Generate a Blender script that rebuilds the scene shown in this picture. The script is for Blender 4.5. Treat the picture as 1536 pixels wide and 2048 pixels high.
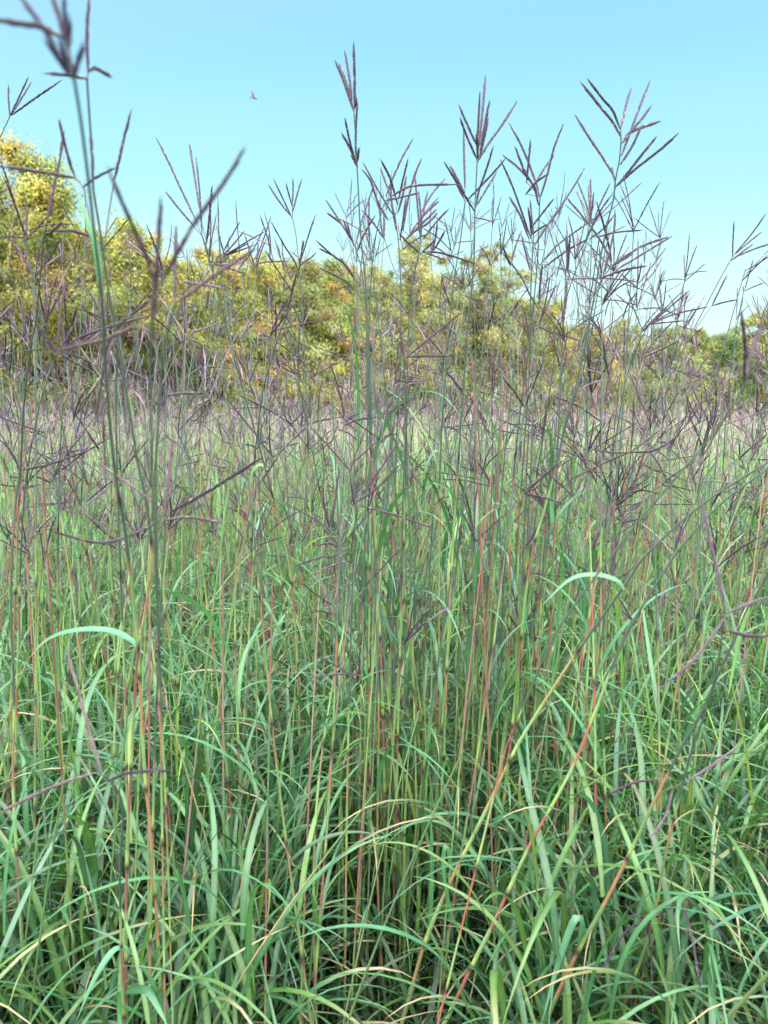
import bpy, math
import numpy as np
from mathutils import Vector

# ------------------------------------------------------------------ camera, sky, sun, exposure
for o in list(bpy.data.objects):
    bpy.data.objects.remove(o)
SC = bpy.context.scene
COL = SC.collection
F = 1490.0                      # focal length in pixels of the 1536 x 2048 photograph
PITCH = math.radians(7.4)
CAM = np.array([0.0, 0.0, 1.6])

cam_d = bpy.data.cameras.new('camera')
cam = bpy.data.objects.new('camera', cam_d)
COL.objects.link(cam)
SC.camera = cam
cam.location = CAM
cam.rotation_euler = (math.radians(90) - PITCH, 0, 0)
cam_d.sensor_fit = 'VERTICAL'
cam_d.sensor_height = 36.0
cam_d.sensor_width = 27.0
cam_d.lens = 36.0 * F / 2048.0
cam_d.clip_start = 0.05
cam_d.clip_end = 3000
cam_d.dof.use_dof = True
cam_d.dof.focus_distance = 1.8
cam_d.dof.aperture_fstop = 5.8

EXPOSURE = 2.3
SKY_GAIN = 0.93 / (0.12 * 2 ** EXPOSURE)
SUN_EL = math.radians(6.5)
SUN_AZ = math.radians(14)      # the sun stands low behind the camera, a little to the right: direction to sun = (sin, -cos)
to_sun = Vector((math.sin(SUN_AZ) * math.cos(SUN_EL), -math.cos(SUN_AZ) * math.cos(SUN_EL), math.sin(SUN_EL)))
world = bpy.data.worlds.new('World')
SC.world = world
world.use_nodes = True
nt = world.node_tree
bg = nt.nodes['Background']
sky = nt.nodes.new('ShaderNodeTexSky')
sky.sky_type = 'NISHITA'
sky.sun_disc = False
sky.sun_elevation = SUN_EL
sky.sun_rotation = math.pi - SUN_AZ
sky.air_density = 1.0
sky.dust_density = 0.3
sky.ozone_density = 1.0
# the sky's own colour: clear cyan low down, bluer higher up
geo = nt.nodes.new('ShaderNodeTexCoord')
sep = nt.nodes.new('ShaderNodeSeparateXYZ')
nt.links.new(geo.outputs['Generated'], sep.inputs[0])
ramp = nt.nodes.new('ShaderNodeValToRGB')
ramp.color_ramp.interpolation = 'EASE'
el = ramp.color_ramp.elements
el[0].position, el[0].color = 0.0, (0.76, 0.95, 0.94, 1)
el[1].position, el[1].color = 1.0, (0.30, 0.62, 0.95, 1)
for ps, cc in ((0.14, (0.60, 0.92, 0.96, 1)), (0.30, (0.38, 0.81, 0.95, 1)), (0.46, (0.265, 0.68, 0.96, 1)), (0.62, (0.22, 0.60, 0.96, 1))):
    e = el.new(ps)
    e.color = cc
nt.links.new(sep.outputs['Z'], ramp.inputs[0])
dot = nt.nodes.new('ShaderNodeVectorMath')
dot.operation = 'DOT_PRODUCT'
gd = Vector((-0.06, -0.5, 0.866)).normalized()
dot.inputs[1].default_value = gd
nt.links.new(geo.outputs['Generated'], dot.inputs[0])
fill_glow = nt.nodes.new('ShaderNodeMapRange')  # added fill: sky brightened overhead and behind to light the shaded field
fill_glow.interpolation_type = 'SMOOTHSTEP'
fill_glow.inputs[1].default_value = 0.0
fill_glow.inputs[2].default_value = 0.9
fill_glow.inputs[3].default_value = SKY_GAIN
fill_glow.inputs[4].default_value = SKY_GAIN * 13.0
nt.links.new(dot.outputs['Value'], fill_glow.inputs[0])
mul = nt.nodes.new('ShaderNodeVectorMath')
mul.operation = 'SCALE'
wm = nt.nodes.new('ShaderNodeMix')
wm.data_type = 'RGBA'
wm.inputs[7].default_value = (0.90, 0.90, 0.82, 1)
wf = nt.nodes.new('ShaderNodeMapRange')
wf.inputs[1].default_value = -0.1
wf.inputs[2].default_value = 0.6
nt.links.new(dot.outputs['Value'], wf.inputs[0])
nt.links.new(wf.outputs[0], wm.inputs[0])
nt.links.new(ramp.outputs[0], wm.inputs[6])
nt.links.new(wm.outputs[2], mul.inputs[0])
nt.links.new(fill_glow.outputs[0], mul.inputs['Scale'])
nis = nt.nodes.new('ShaderNodeVectorMath')
nis.operation = 'SCALE'
nis.inputs['Scale'].default_value = 0.12
nt.links.new(sky.outputs[0], nis.inputs[0])
add = nt.nodes.new('ShaderNodeVectorMath')
add.operation = 'ADD'
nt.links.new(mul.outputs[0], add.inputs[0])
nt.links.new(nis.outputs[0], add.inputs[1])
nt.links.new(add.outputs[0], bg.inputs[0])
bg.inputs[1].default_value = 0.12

sun_d = bpy.data.lights.new('sun', 'SUN')
sun_d.energy = 4.3
sun_d.angle = math.radians(0.5)
sun_d.color = (1.0, 0.84, 0.58)
sun = bpy.data.objects.new('sun', sun_d)
COL.objects.link(sun)
sun.rotation_euler = to_sun.to_track_quat('Z', 'Y').to_euler()

SC.view_settings.view_transform = 'Standard'
SC.view_settings.look = 'None'
SC.view_settings.exposure = EXPOSURE
SC.view_settings.gamma = 1.0
SC.cycles.max_bounces = 6
SC.cycles.transparent_max_bounces = 4
SC.cycles.sample_clamp_indirect = 4.0

RNG = np.random.default_rng(11)
UP = np.array([0, 0, 1.0])


# ------------------------------------------------------------------ materials
def node_mat(name, rough, spec, transl=0.0, noise=0.0, noise_scale=40.0):
    m = bpy.data.materials.new(name)
    m.use_nodes = True
    t = m.node_tree
    p = t.nodes['Principled BSDF']
    out = t.nodes['Material Output']
    a = t.nodes.new('ShaderNodeAttribute')
    a.attribute_name = 'col'
    src = a.outputs['Color']
    if noise:
        tc = t.nodes.new('ShaderNodeTexCoord')
        n = t.nodes.new('ShaderNodeTexNoise')
        n.inputs['Scale'].default_value = noise_scale
        n.inputs['Detail'].default_value = 3
        mr = t.nodes.new('ShaderNodeMapRange')
        mr.inputs[3].default_value = 1 - noise
        mr.inputs[4].default_value = 1 + noise
        mx = t.nodes.new('ShaderNodeMix')
        mx.data_type = 'RGBA'
        mx.blend_type = 'MULTIPLY'
        mx.inputs[0].default_value = 1
        t.links.new(tc.outputs['Object'], n.inputs['Vector'])
        t.links.new(n.outputs['Fac'], mr.inputs[0])
        t.links.new(src, mx.inputs[6])
        t.links.new(mr.outputs[0], mx.inputs[7])
        src = mx.outputs[2]
    t.links.new(src, p.inputs['Base Color'])
    p.inputs['Roughness'].default_value = rough
    p.inputs['Specular IOR Level'].default_value = spec
    if transl:
        tr = t.nodes.new('ShaderNodeBsdfTranslucent')
        ms = t.nodes.new('ShaderNodeMixShader')
        ms.inputs[0].default_value = transl
        br = t.nodes.new('ShaderNodeMix')
        br.data_type = 'RGBA'
        br.blend_type = 'MULTIPLY'
        br.inputs[0].default_value = 1
        br.inputs[7].default_value = (1.4, 1.5, 0.6, 1)
        t.links.new(src, br.inputs[6])
        t.links.new(br.outputs[2], tr.inputs['Color'])
        t.links.new(p.outputs[0], ms.inputs[1])
        t.links.new(tr.outputs[0], ms.inputs[2])
        t.links.new(ms.outputs[0], out.inputs['Surface'])
    return m


M_LEAF = node_mat('grass_leaf', 0.42, 0.55, 0.22, 0.35, 30)
M_STEM = node_mat('grass_stem', 0.5, 0.4, 0.0, 0.2, 50)
M_SEED = node_mat('seed_spike', 0.6, 0.35, 0.0, 0.3, 200)
M_TREE = node_mat('tree_leaf', 0.6, 0.25, 0.25, 0.3, 0.6)
M_BARK = node_mat('bark', 0.9, 0.2, 0.0, 0.4, 6)
M_BIRD = node_mat('feather', 0.7, 0.2)

m = bpy.data.materials.new('soil')
m.use_nodes = True
t = m.node_tree
p = t.nodes['Principled BSDF']
p.inputs['Roughness'].default_value = 0.95
n = t.nodes.new('ShaderNodeTexNoise')
n.inputs['Scale'].default_value = 1.3
n.inputs['Detail'].default_value = 8
cr = t.nodes.new('ShaderNodeValToRGB')
cr.color_ramp.elements[0].color = (0.025, 0.035, 0.015, 1)
cr.color_ramp.elements[1].color = (0.09, 0.085, 0.04, 1)
tc = t.nodes.new('ShaderNodeTexCoord')
t.links.new(tc.outputs['Object'], n.inputs['Vector'])
t.links.new(n.outputs['Fac'], cr.inputs[0])
t.links.new(cr.outputs[0], p.inputs['Base Color'])
M_SOIL = m


# ------------------------------------------------------------------ mesh helpers
class Acc:
    """collects vertices, quads and a pigment per vertex; build() links them as ONE mesh object"""
    def __init__(self):
        self.v, self.q, self.c, self.n = [], [], [], 0

    def add(self, v, q, c):
        v = np.asarray(v, float).reshape(-1, 3)
        c = np.asarray(c, float)
        if c.ndim == 1:
            c = np.tile(c, (len(v), 1))
        self.v.append(v)
        self.q.append(np.asarray(q, int).reshape(-1, 4) + self.n)
        self.c.append(c.reshape(-1, 3))
        self.n += len(v)

    def mesh(self, name, mat, smooth=True):
        v = np.concatenate(self.v)
        q = np.concatenate(self.q)
        c = np.concatenate(self.c)
        me = bpy.data.meshes.new(name)
        me.vertices.add(len(v))
        me.vertices.foreach_set('co', v.astype(np.float32).ravel())
        me.loops.add(q.size)
        me.loops.foreach_set('vertex_index', q.astype(np.int32).ravel())
        me.polygons.add(len(q))
        me.polygons.foreach_set('loop_start', np.arange(0, q.size, 4, dtype=np.int32))
        me.polygons.foreach_set('loop_total', np.full(len(q), 4, dtype=np.int32))
        if smooth:
            me.polygons.foreach_set('use_smooth', np.ones(len(q), dtype=bool))
        me.update(calc_edges=True)
        at = me.attributes.new('col', 'FLOAT_COLOR', 'POINT')
        at.data.foreach_set('color', np.concatenate([np.clip(c, 0, 1), np.ones((len(c), 1))], 1).astype(np.float32).ravel())
        me.materials.append(mat)
        return me

    def build(self, name, mat, parent=None, smooth=True):
        o = bpy.data.objects.new(name, self.mesh(name, mat, smooth))
        COL.objects.link(o)
        if parent is not None:
            o.parent = parent
        return o


def tag(o, label=None, cat=None, group=None, kind=None):
    for k, x in (('label', label), ('category', cat), ('group', group), ('kind', kind)):
        if x:
            o[k] = x
    return o


def empty(name, loc):
    o = bpy.data.objects.new(name, None)
    COL.objects.link(o)
    o.location = loc
    o.empty_display_size = 0.05
    return o


def copy_tree(o, parent=None):
    c = o.copy()
    COL.objects.link(c)
    c.parent = parent
    for ch in list(o.children):
        copy_tree(ch, c)
    return c


def unit(a):
    return a / np.maximum(np.linalg.norm(a, axis=-1, keepdims=True), 1e-9)


def tangents(P):
    return unit(np.gradient(P, axis=-2))


def tubes(P, R, k):
    """P (N,S,3) centre lines, R (N,S) radii -> verts, quads"""
    N, S, _ = P.shape
    T = tangents(P)
    ref = np.where(np.abs(T[..., 2:3]) > 0.9, np.array([1.0, 0, 0]), UP)
    A = unit(np.cross(T, ref))
    B = np.cross(T, A)
    ang = np.arange(k) * 2 * math.pi / k
    V = P[:, :, None] + R[:, :, None, None] * (np.cos(ang)[:, None] * A[:, :, None] + np.sin(ang)[:, None] * B[:, :, None])
    i = np.arange(N)[:, None, None] * S * k + np.arange(S - 1)[None, :, None] * k
    j = np.arange(k)
    j2 = (j + 1) % k
    Q = np.stack([i + j, i + j2, i + k + j2, i + k + j], -1)
    return V.reshape(-1, 3), Q.reshape(-1, 4)


def ribbons(P, W, side, fold=0.0):
    """P (N,S,3), W (N,S) half widths, side (N,S,3); fold > 0 gives a keeled blade of 3 verts across"""
    N, S, _ = P.shape
    if fold:
        nrm = unit(np.cross(tangents(P), side))
        V = np.stack([P - side * W[..., None] + nrm * (W * fold)[..., None], P, P + side * W[..., None] + nrm * (W * fold)[..., None]], 2)
        k = 3
    else:
        V = np.stack([P - side * W[..., None], P + side * W[..., None]], 2)
        k = 2
    i = (np.arange(N)[:, None, None] * S + np.arange(S - 1)[None, :, None]) * k
    j = np.arange(k - 1)
    Q = np.stack([i + j, i + j + 1, i + k + j + 1, i + k + j], -1)
    return V.reshape(-1, 3), Q.reshape(-1, 4), k


def spline(pts, n):
    """Catmull-Rom through pts, n samples spaced evenly"""
    p = np.asarray(pts, float)
    if len(p) == 2:
        return p[0] + (p[1] - p[0]) * np.linspace(0, 1, n)[:, None]
    q = np.vstack([2 * p[0] - p[1], p, 2 * p[-1] - p[-2]])
    out = []
    for a in range(len(p) - 1):
        p0, p1, p2, p3 = q[a:a + 4]
        s = np.linspace(0, 1, 12, endpoint=False)[:, None]
        out.append(0.5 * (2 * p1 + (p2 - p0) * s + (2 * p0 - 5 * p1 + 4 * p2 - p3) * s ** 2 + (3 * p1 - p0 - 3 * p2 + p3) * s ** 3))
    out.append(p[-1:])
    c = np.vstack(out)
    L = np.concatenate([[0], np.cumsum(np.linalg.norm(np.diff(c, axis=0), axis=1))])
    x = np.linspace(0, L[-1], n)
    return np.stack([np.interp(x, L, c[:, k]) for k in range(c.shape[1])], 1)


def at(x, y, d):
    """the point seen at photo pixel x, y whose distance ahead (world Y) is d"""
    u, v = (x - 768.0) / F, -(y - 1024.0) / F
    t = d / (v * math.sin(PITCH) + math.cos(PITCH))
    return CAM + t * np.array([u, v * math.sin(PITCH) + math.cos(PITCH), v * math.cos(PITCH) - math.sin(PITCH)])


# pigments
GREENS = np.array([[0.040, 0.132, 0.054], [0.060, 0.140, 0.034], [0.040, 0.125, 0.070], [0.110, 0.180, 0.038], [0.024, 0.072, 0.032]])
STEMS = np.array([[0.090, 0.165, 0.065], [0.130, 0.190, 0.075], [0.250, 0.200, 0.115], [0.180, 0.068, 0.068], [0.080, 0.130, 0.085], [0.180, 0.115, 0.115]])
SEEDS = np.array([[0.052, 0.030, 0.060], [0.036, 0.020, 0.046], [0.150, 0.105, 0.180], [0.110, 0.055, 0.075], [0.220, 0.175, 0.170]])


def pick(tab, n, rng, p=None, jit=0.15):
    c = tab[rng.choice(len(tab), n, p=p)]
    return c * (1 + rng.uniform(-jit, jit, (n, 1))) * (1 + rng.uniform(-0.08, 0.08, (n, 3)))


# ------------------------------------------------------------------ one stalk: parts
def stem_mesh(P, r0, r1, rng, reddish=1.0, k=6, gain=1.0):
    """culm with swollen dark nodes, green sheaths and red bare internodes"""
    n = len(P)
    L = np.concatenate([[0], np.cumsum(np.linalg.norm(np.diff(P, axis=0), axis=1))])
    step = rng.uniform(0.20, 0.27)
    ph = rng.uniform(0, 1)
    u = (L / step + ph)
    idx = np.floor(u).astype(int)
    u = u - idx
    f = L / L[-1]
    R = r0 + (r1 - r0) * np.clip((f - 0.2) / 0.8, 0, 1) ** 0.9
    green = np.array([0.115, 0.185, 0.080]) * rng.uniform(0.8, 1.25)
    yel = np.array([0.210, 0.260, 0.075])
    red = np.array([[0.210, 0.055, 0.055], [0.230, 0.105, 0.062], [0.155, 0.052, 0.066]])[rng.integers(0, 3)]
    grey = np.array([0.055, 0.085, 0.072])
    C = np.tile(green, (n, 1))
    C[u < 0.20] = yel * 0.6 + green * 0.4
    hi = (u > rng.uniform(0.50, 0.68)) & (f < 0.72)
    C[hi] = red * reddish + green * (1 - reddish)
    C[f > 0.72] = grey
    node = (u < 0.055) & (f < 0.8)
    C[node] = (0.030, 0.018, 0.028)
    R = R * np.where(node, 1.35, 1.0) * np.where(hi, 0.85, 1.0)
    C = np.where((f > 0.72)[:, None] | node[:, None], C, C * gain)
    V, Q = tubes(P[None], R[None], k)
    a = Acc()
    a.add(V, Q, np.repeat(C, k, 0))
    return a


def raceme_mesh(P0, width, rng, pal=None, detail=True):
    """a spike of paired overlapping spikelets along the curve P0"""
    a = Acc()
    L = float(np.sum(np.linalg.norm(np.diff(P0, axis=0), axis=1)))
    base = (SEEDS[rng.choice(5, p=[0.46, 0.28, 0.09, 0.14, 0.03])] if pal is None else np.array(pal)) * 0.8
    n = 12
    P = spline(P0, n)
    s = np.linspace(0, 1, n)
    prof = np.minimum(1, 0.45 + s * 4) * np.clip((1.02 - s) * 5, 0.05, 1)
    if not detail:
        V, Q = tubes(P[None], (prof * width * 0.5)[None], 4)
        a.add(V, Q, np.repeat(base * rng.uniform(0.8, 1.25, (n, 1)), 4, 0))
        return a
    V, Q = tubes(P[None], (prof * width * 0.30)[None], 4)
    a.add(V, Q, base * 0.9)
    pitch = max(width * 0.85, 0.0032)
    m = max(8, int(L / pitch))
    ln = pitch * 2.5
    tt = np.linspace(0.02, 0.97, m)
    C = spline(P0, 400)
    T = tangents(C)
    ii = (tt * 399).astype(int)
    c, tg = C[ii], T[ii]
    ref = unit(np.cross(tg, np.array([0.3, 1.0, 0.1])))
    for sgn in (1, -1):
        ang = rng.uniform(-0.5, 0.5, m) + (0 if sgn > 0 else math.pi)
        b = np.cross(tg, ref)
        out = ref * np.cos(ang)[:, None] + b * np.sin(ang)[:, None]
        spread = rng.uniform(0.04, 0.14, m)[:, None]
        d = unit(tg + out * spread)
        pr = np.interp(tt, s, prof)
        lw = (width * 0.28 * pr)[:, None]
        st = c + out * lw * 0.55 - tg * ln * 0.35
        lens = ln * rng.uniform(0.8, 1.2, m)
        pts = st[:, None] + d[:, None] * (lens[:, None] * np.array([0, 0.3, 0.65, 1.0]))[..., None]
        rr = lw * np.array([0.25, 1.0, 0.8, 0.06])
        V, Q = tubes(pts, rr, 4)
        cc = base * rng.uniform(0.65, 1.5, (m, 1)) * (1 + rng.uniform(-0.12, 0.12, (m, 3)))
        pale = rng.random(m) < 0.05
        cc[pale] = np.array([0.20, 0.16, 0.13]) * rng.uniform(0.7, 1.1)
        a.add(V, Q, np.repeat(cc, 16, 0))
    return a


def blade_profile(s):
    return np.minimum(1, 0.55 + 2.5 * s) * np.clip(1 - s ** 2.6, 0.02, 1)


def leaf_mesh(P, half, side, rng, col=None):
    n = len(P)
    s = np.linspace(0, 1, n)
    V, Q, k = ribbons(P[None], (blade_profile(s) * half)[None], side[None], 0.28)
    c = pick(GREENS, 1, rng, [0.36, 0.2, 0.28, 0.1, 0.06])[0] if col is None else np.array(col)
    C = c * np.ones((n, 1))
    if rng.random() < 0.35:                     # tips that have turned tan or purplish
        w = np.clip((s - 0.72) * 4, 0, 1)[:, None]
        C = C * (1 - w) + np.array([0.16, 0.10, 0.07]) * w
    C3 = np.repeat(C[:, None], 3, 1)
    C3[:, 1] = C3[:, 1] * 1.25 + 0.01            # the paler midrib
    a = Acc()
    a.add(V, Q, C3.reshape(-1, 3))
    return a


def arch(start, az, th0, th1, length, n, drift=0.0, power=1.3):
    """a blade's centre line: leaves at th0 from upright and bends over to th1"""
    s = np.linspace(0, 1, n)
    th = th0 + (th1 - th0) * s ** power
    a = az + drift * s
    d = np.stack([np.sin(th) * np.cos(a), np.sin(th) * np.sin(a), np.cos(th)], 1)
    P = start + np.concatenate([[np.zeros(3)], np.cumsum(d[:-1], 0)]) * (length / (n - 1))
    side = np.stack([-np.sin(a), np.cos(a), np.zeros(n)], 1)
    return P, side


# ------------------------------------------------------------------ structure: ground
def sheet(name, x0, x1, y0, y1, nx, ny, bump, mat):
    a = Acc()
    X, Y = np.meshgrid(np.linspace(x0, x1, nx), np.linspace(y0, y1, ny))
    Z = bump * (np.sin(X * 0.21 + 1) * np.cos(Y * 0.17) + 0.5 * np.sin(X * 0.6) * np.sin(Y * 0.5 + 2))
    i = np.arange(ny - 1)[:, None] * nx + np.arange(nx - 1)
    Q = np.stack([i, i + 1, i + nx + 1, i + nx], -1)
    a.add(np.stack([X, Y, Z - bump * 1.5], -1), Q, (0.05, 0.05, 0.02))
    return a.build(name, mat)


tag(sheet('ground', -700, 700, -500, 900, 80, 80, 0.0, M_SOIL), kind='structure')

# ------------------------------------------------------------------ trees
def crown_mesh(rng, n_leaf, w, h, lobes, leaf, palette, base=0.08):
    """small leaf faces gathered in many sprays of uneven size inside a tree-shaped envelope"""
    a = Acc()
    zz = rng.uniform(base + 0.06, 0.95, lobes)
    env = np.interp(zz, [0, 0.15, 0.45, 0.7, 0.9, 1.0], [0.30, 0.42, 0.5, 0.42, 0.22, 0.08]) * w
    rad = env * rng.uniform(0, 1, lobes) ** 0.5
    an = rng.uniform(0, 6.283, lobes)
    cs = np.stack([np.cos(an) * rad, np.sin(an) * rad, zz * h], 1)
    rs = rng.uniform(0.06, 0.16, lobes) * w * (1.1 - 0.45 * zz)
    k = rng.choice(lobes, n_leaf, p=rs ** 2 / np.sum(rs ** 2))
    d = unit(rng.normal(size=(n_leaf, 3)))
    rr = np.abs(rng.normal(0.55, 0.42, n_leaf))
    P = cs[k] + d * (rr * rs[k])[:, None] * np.array([1.15, 1.15, 0.8])
    keep = (P[:, 2] > 0.02 * h) & (P[:, 2] < h * 1.02)
    P, k, d = P[keep], k[keep], d[keep]
    n = len(P)
    face = unit(d + UP * 0.15 + rng.normal(size=(n, 3)) * 0.42)
    A = unit(np.cross(face, rng.normal(size=(n, 3))))
    B = np.cross(face, A)
    sz = leaf * rng.uniform(0.5, 1.3, (n, 1))
    V = np.stack([P - A * sz, P - B * sz * 0.5, P + A * sz, P + B * sz * 0.5], 1)
    lobe_c = palette[rng.choice(len(palette), lobes)] * rng.uniform(0.6, 1.25, (lobes, 1))
    c = lobe_c[k] * rng.uniform(0.85, 1.15, (n, 1))
    a.add(V, np.arange(n * 4).reshape(-1, 4), np.repeat(c, 4, 0))
    return a, cs[np.argsort(-rs)]


def trunk_mesh(rng, h, cs, r):
    a = Acc()
    bark = np.array([0.075, 0.055, 0.040])
    P = spline([(0, 0, 0), (rng.uniform(-.2, .2), rng.uniform(-.2, .2), h * 0.3), (rng.uniform(-.4, .4), rng.uniform(-.4, .4), h * 0.6), (rng.uniform(-.5, .5), 0.2, h * 0.78)], 14)
    V, Q = tubes(P[None], np.linspace(r, r * 0.10, 14)[None], 7)
    a.add(V, Q, bark)
    for c in cs[:16]:
        i = int(np.clip(c[2] / h * 10, 2, 10))
        b = spline([P[i - 1], P[i - 1] * 0.45 + c * 0.55 + np.array([0, 0, -0.05 * h]), c], 7)
        V, Q = tubes(b[None], np.linspace(r * 0.35, r * 0.05, 7)[None], 5)
        a.add(V, Q, bark * 1.15)
    return a


OLIVE = np.array([[0.125, 0.135, 0.032], [0.098, 0.124, 0.030], [0.155, 0.138, 0.034], [0.070, 0.104, 0.027], [0.105, 0.128, 0.034], [0.165, 0.118, 0.040]])
GREYG = np.array([[0.098, 0.120, 0.046], [0.078, 0.106, 0.046], [0.122, 0.126, 0.050]])
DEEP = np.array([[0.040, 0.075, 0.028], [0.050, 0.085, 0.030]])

# x pixel of the crown's middle, distance, y pixel of its top, width in metres, foliage, label
TREES = [
    (8, 31, 283, 7.0, OLIVE, 'tallest tree at the left border with loose yellow green crown against sky'),
    (100, 34, 392, 5.5, OLIVE, 'yellow green tree just right of the tallest left border tree, lower'),
    (255, 39, 436, 6.0, OLIVE, 'broad golden tree behind the big blurred seed stalk on the left'),
    (340, 43, 520, 6.5, OLIVE, 'low golden tree behind the wide blurred V of spikes'),
    (420, 46, 500, 6.0, OLIVE, 'yellow green tree behind the five spiked head left of the middle'),
    (505, 50, 508, 6.5, OLIVE, 'yellow green tree with orange tinted trunk left of the middle gap'),
    (590, 53, 520, 7.0, GREYG, 'olive tree behind the small candelabra head left of the tallest stalk'),
    (668, 56, 528, 6.5, OLIVE, 'olive tree directly left of the tallest central stalk'),
    (745, 60, 545, 6.0, GREYG, 'low olive tree behind the tallest central stalk'),
    (848, 64, 468, 7.5, GREYG, 'tall airy tree, left one of the pair right of the middle'),
    (985, 69, 478, 8.5, GREYG, 'tall airy tree, right one of the pair right of the middle'),
    (1085, 73, 600, 7.0, OLIVE, 'short tree stepping down right of the tall airy pair'),
    (1180, 77, 655, 7.5, OLIVE, 'low rounded tree at left end of the right hand treeline'),
    (1255, 80, 642, 6.5, GREYG, 'low dark edged tree behind the leaning thin stalk, second in right treeline'),
    (1335, 83, 655, 6.5, GREYG, 'low rounded grey green tree left of the notch in right treeline'),
    (1392, 85, 660, 6.0, GREYG, 'small rounded grey green tree right of the notch in right treeline'),
    (1455, 87, 672, 6.0, DEEP, 'small dark tree between grey green tree and right border tree'),
    (1530, 90, 622, 8.5, GREYG, 'tall grey green tree at the right border of the treeline'),
]
trng = np.random.default_rng(5)
for (px, d, ytop, w, pal, lab) in TREES:
    top = at(px, ytop, d)
    h = top[2]
    root = empty('tree', (top[0], d, 0))
    tag(root, lab, 'tree', 'trees along the far edge of the field')
    airy = px in (848, 985)
    ac, cs = crown_mesh(trng, int((14000 + w * h * 420) * (0.7 if airy else 1)), w * 1.15, h * 1.04, 110 if not airy else 80, 0.052 + d * 0.0008, pal)
    ac.build('crown', M_TREE, root, smooth=False)
    trunk_mesh(trng, h, cs, 0.17).build('trunk', M_BARK, root)

# a lower second rank that closes the gaps, and shrubs at the foot
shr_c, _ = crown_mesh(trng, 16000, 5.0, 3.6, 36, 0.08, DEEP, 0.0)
backs = []
for q in range(3):
    back_c, back_cs = crown_mesh(trng, 60000, 9.0, 10.0, 110, 0.095, OLIVE, 0.02)
    r_ = empty('tree', (0, 0, 0))
    back_c.build('crown', M_TREE, r_, smooth=False)
    trunk_mesh(trng, 10.0, back_cs, 0.2).build('trunk', M_BARK, r_)
    backs.append(r_)
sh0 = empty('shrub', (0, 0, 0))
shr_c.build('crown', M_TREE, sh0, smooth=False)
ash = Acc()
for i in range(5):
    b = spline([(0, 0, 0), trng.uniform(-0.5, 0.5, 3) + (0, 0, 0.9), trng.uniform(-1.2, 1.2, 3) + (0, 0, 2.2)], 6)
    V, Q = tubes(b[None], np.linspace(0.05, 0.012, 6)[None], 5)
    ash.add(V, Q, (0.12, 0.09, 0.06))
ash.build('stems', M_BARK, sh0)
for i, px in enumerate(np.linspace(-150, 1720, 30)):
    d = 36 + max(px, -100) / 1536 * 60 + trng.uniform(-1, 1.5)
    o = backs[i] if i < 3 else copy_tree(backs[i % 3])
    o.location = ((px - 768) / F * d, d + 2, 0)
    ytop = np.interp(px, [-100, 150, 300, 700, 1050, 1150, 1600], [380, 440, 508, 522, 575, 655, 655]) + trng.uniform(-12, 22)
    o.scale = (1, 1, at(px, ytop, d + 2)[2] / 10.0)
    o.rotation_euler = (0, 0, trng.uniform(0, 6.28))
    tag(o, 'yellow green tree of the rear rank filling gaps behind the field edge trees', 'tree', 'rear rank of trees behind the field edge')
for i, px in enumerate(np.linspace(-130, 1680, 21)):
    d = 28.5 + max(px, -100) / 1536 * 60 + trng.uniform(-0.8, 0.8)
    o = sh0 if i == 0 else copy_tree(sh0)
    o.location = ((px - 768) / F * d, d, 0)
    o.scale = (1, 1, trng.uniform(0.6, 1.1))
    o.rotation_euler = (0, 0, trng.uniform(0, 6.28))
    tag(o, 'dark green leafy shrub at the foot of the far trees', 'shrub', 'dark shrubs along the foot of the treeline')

# the wood behind the photographer, whose shade lies over the whole field
a = Acc()
wr = np.random.default_rng(3)
n = 56000
X = wr.uniform(-110, 150, n)
Hh = 12.6 + 1.4 * np.sin(X * 0.31) + 0.9 * np.sin(X * 0.83 + 1) + 0.5 * np.sin(X * 2.1)
Pw = np.stack([X, -34 - wr.uniform(0, 9, n), Hh * np.sqrt(wr.random(n))], 1)
A = unit(wr.normal(size=(n, 3)))
B = unit(np.cross(A, wr.normal(size=(n, 3))))
s = wr.uniform(0.5, 1.0, (n, 1))
a.add(np.stack([Pw - A * s, Pw - B * s * .7, Pw + A * s, Pw + B * s * .7], 1), np.arange(n * 4).reshape(-1, 4), np.repeat(DEEP[wr.integers(0, 2, n)], 4, 0))
a.build('forest', M_TREE, smooth=False)['kind'] = 'stuff'

# ------------------------------------------------------------------ grass as a mass
def edge_dist(x):
    """how far the field reaches at world x along a ray: the treeline runs from near left to far right"""
    return x


def scatter(n, d0, d1, rng, half_ang=0.66, pw=1.0):
    if d1 < 12:
        half_ang = 0.95
    """n points in a wedge ahead of the camera, d0..d1, cut off at the treeline"""
    d = np.sqrt(rng.uniform(d0 ** 2, d1 ** 2, n)) if pw == 1.0 else d0 + (d1 - d0) * rng.random(n) ** pw
    an = rng.uniform(-half_ang, half_ang, n)
    x, y = d * np.sin(an), d * np.cos(an)
    keep = y < 43.5 + x * 0.98
    return x[keep], y[keep]


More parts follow.
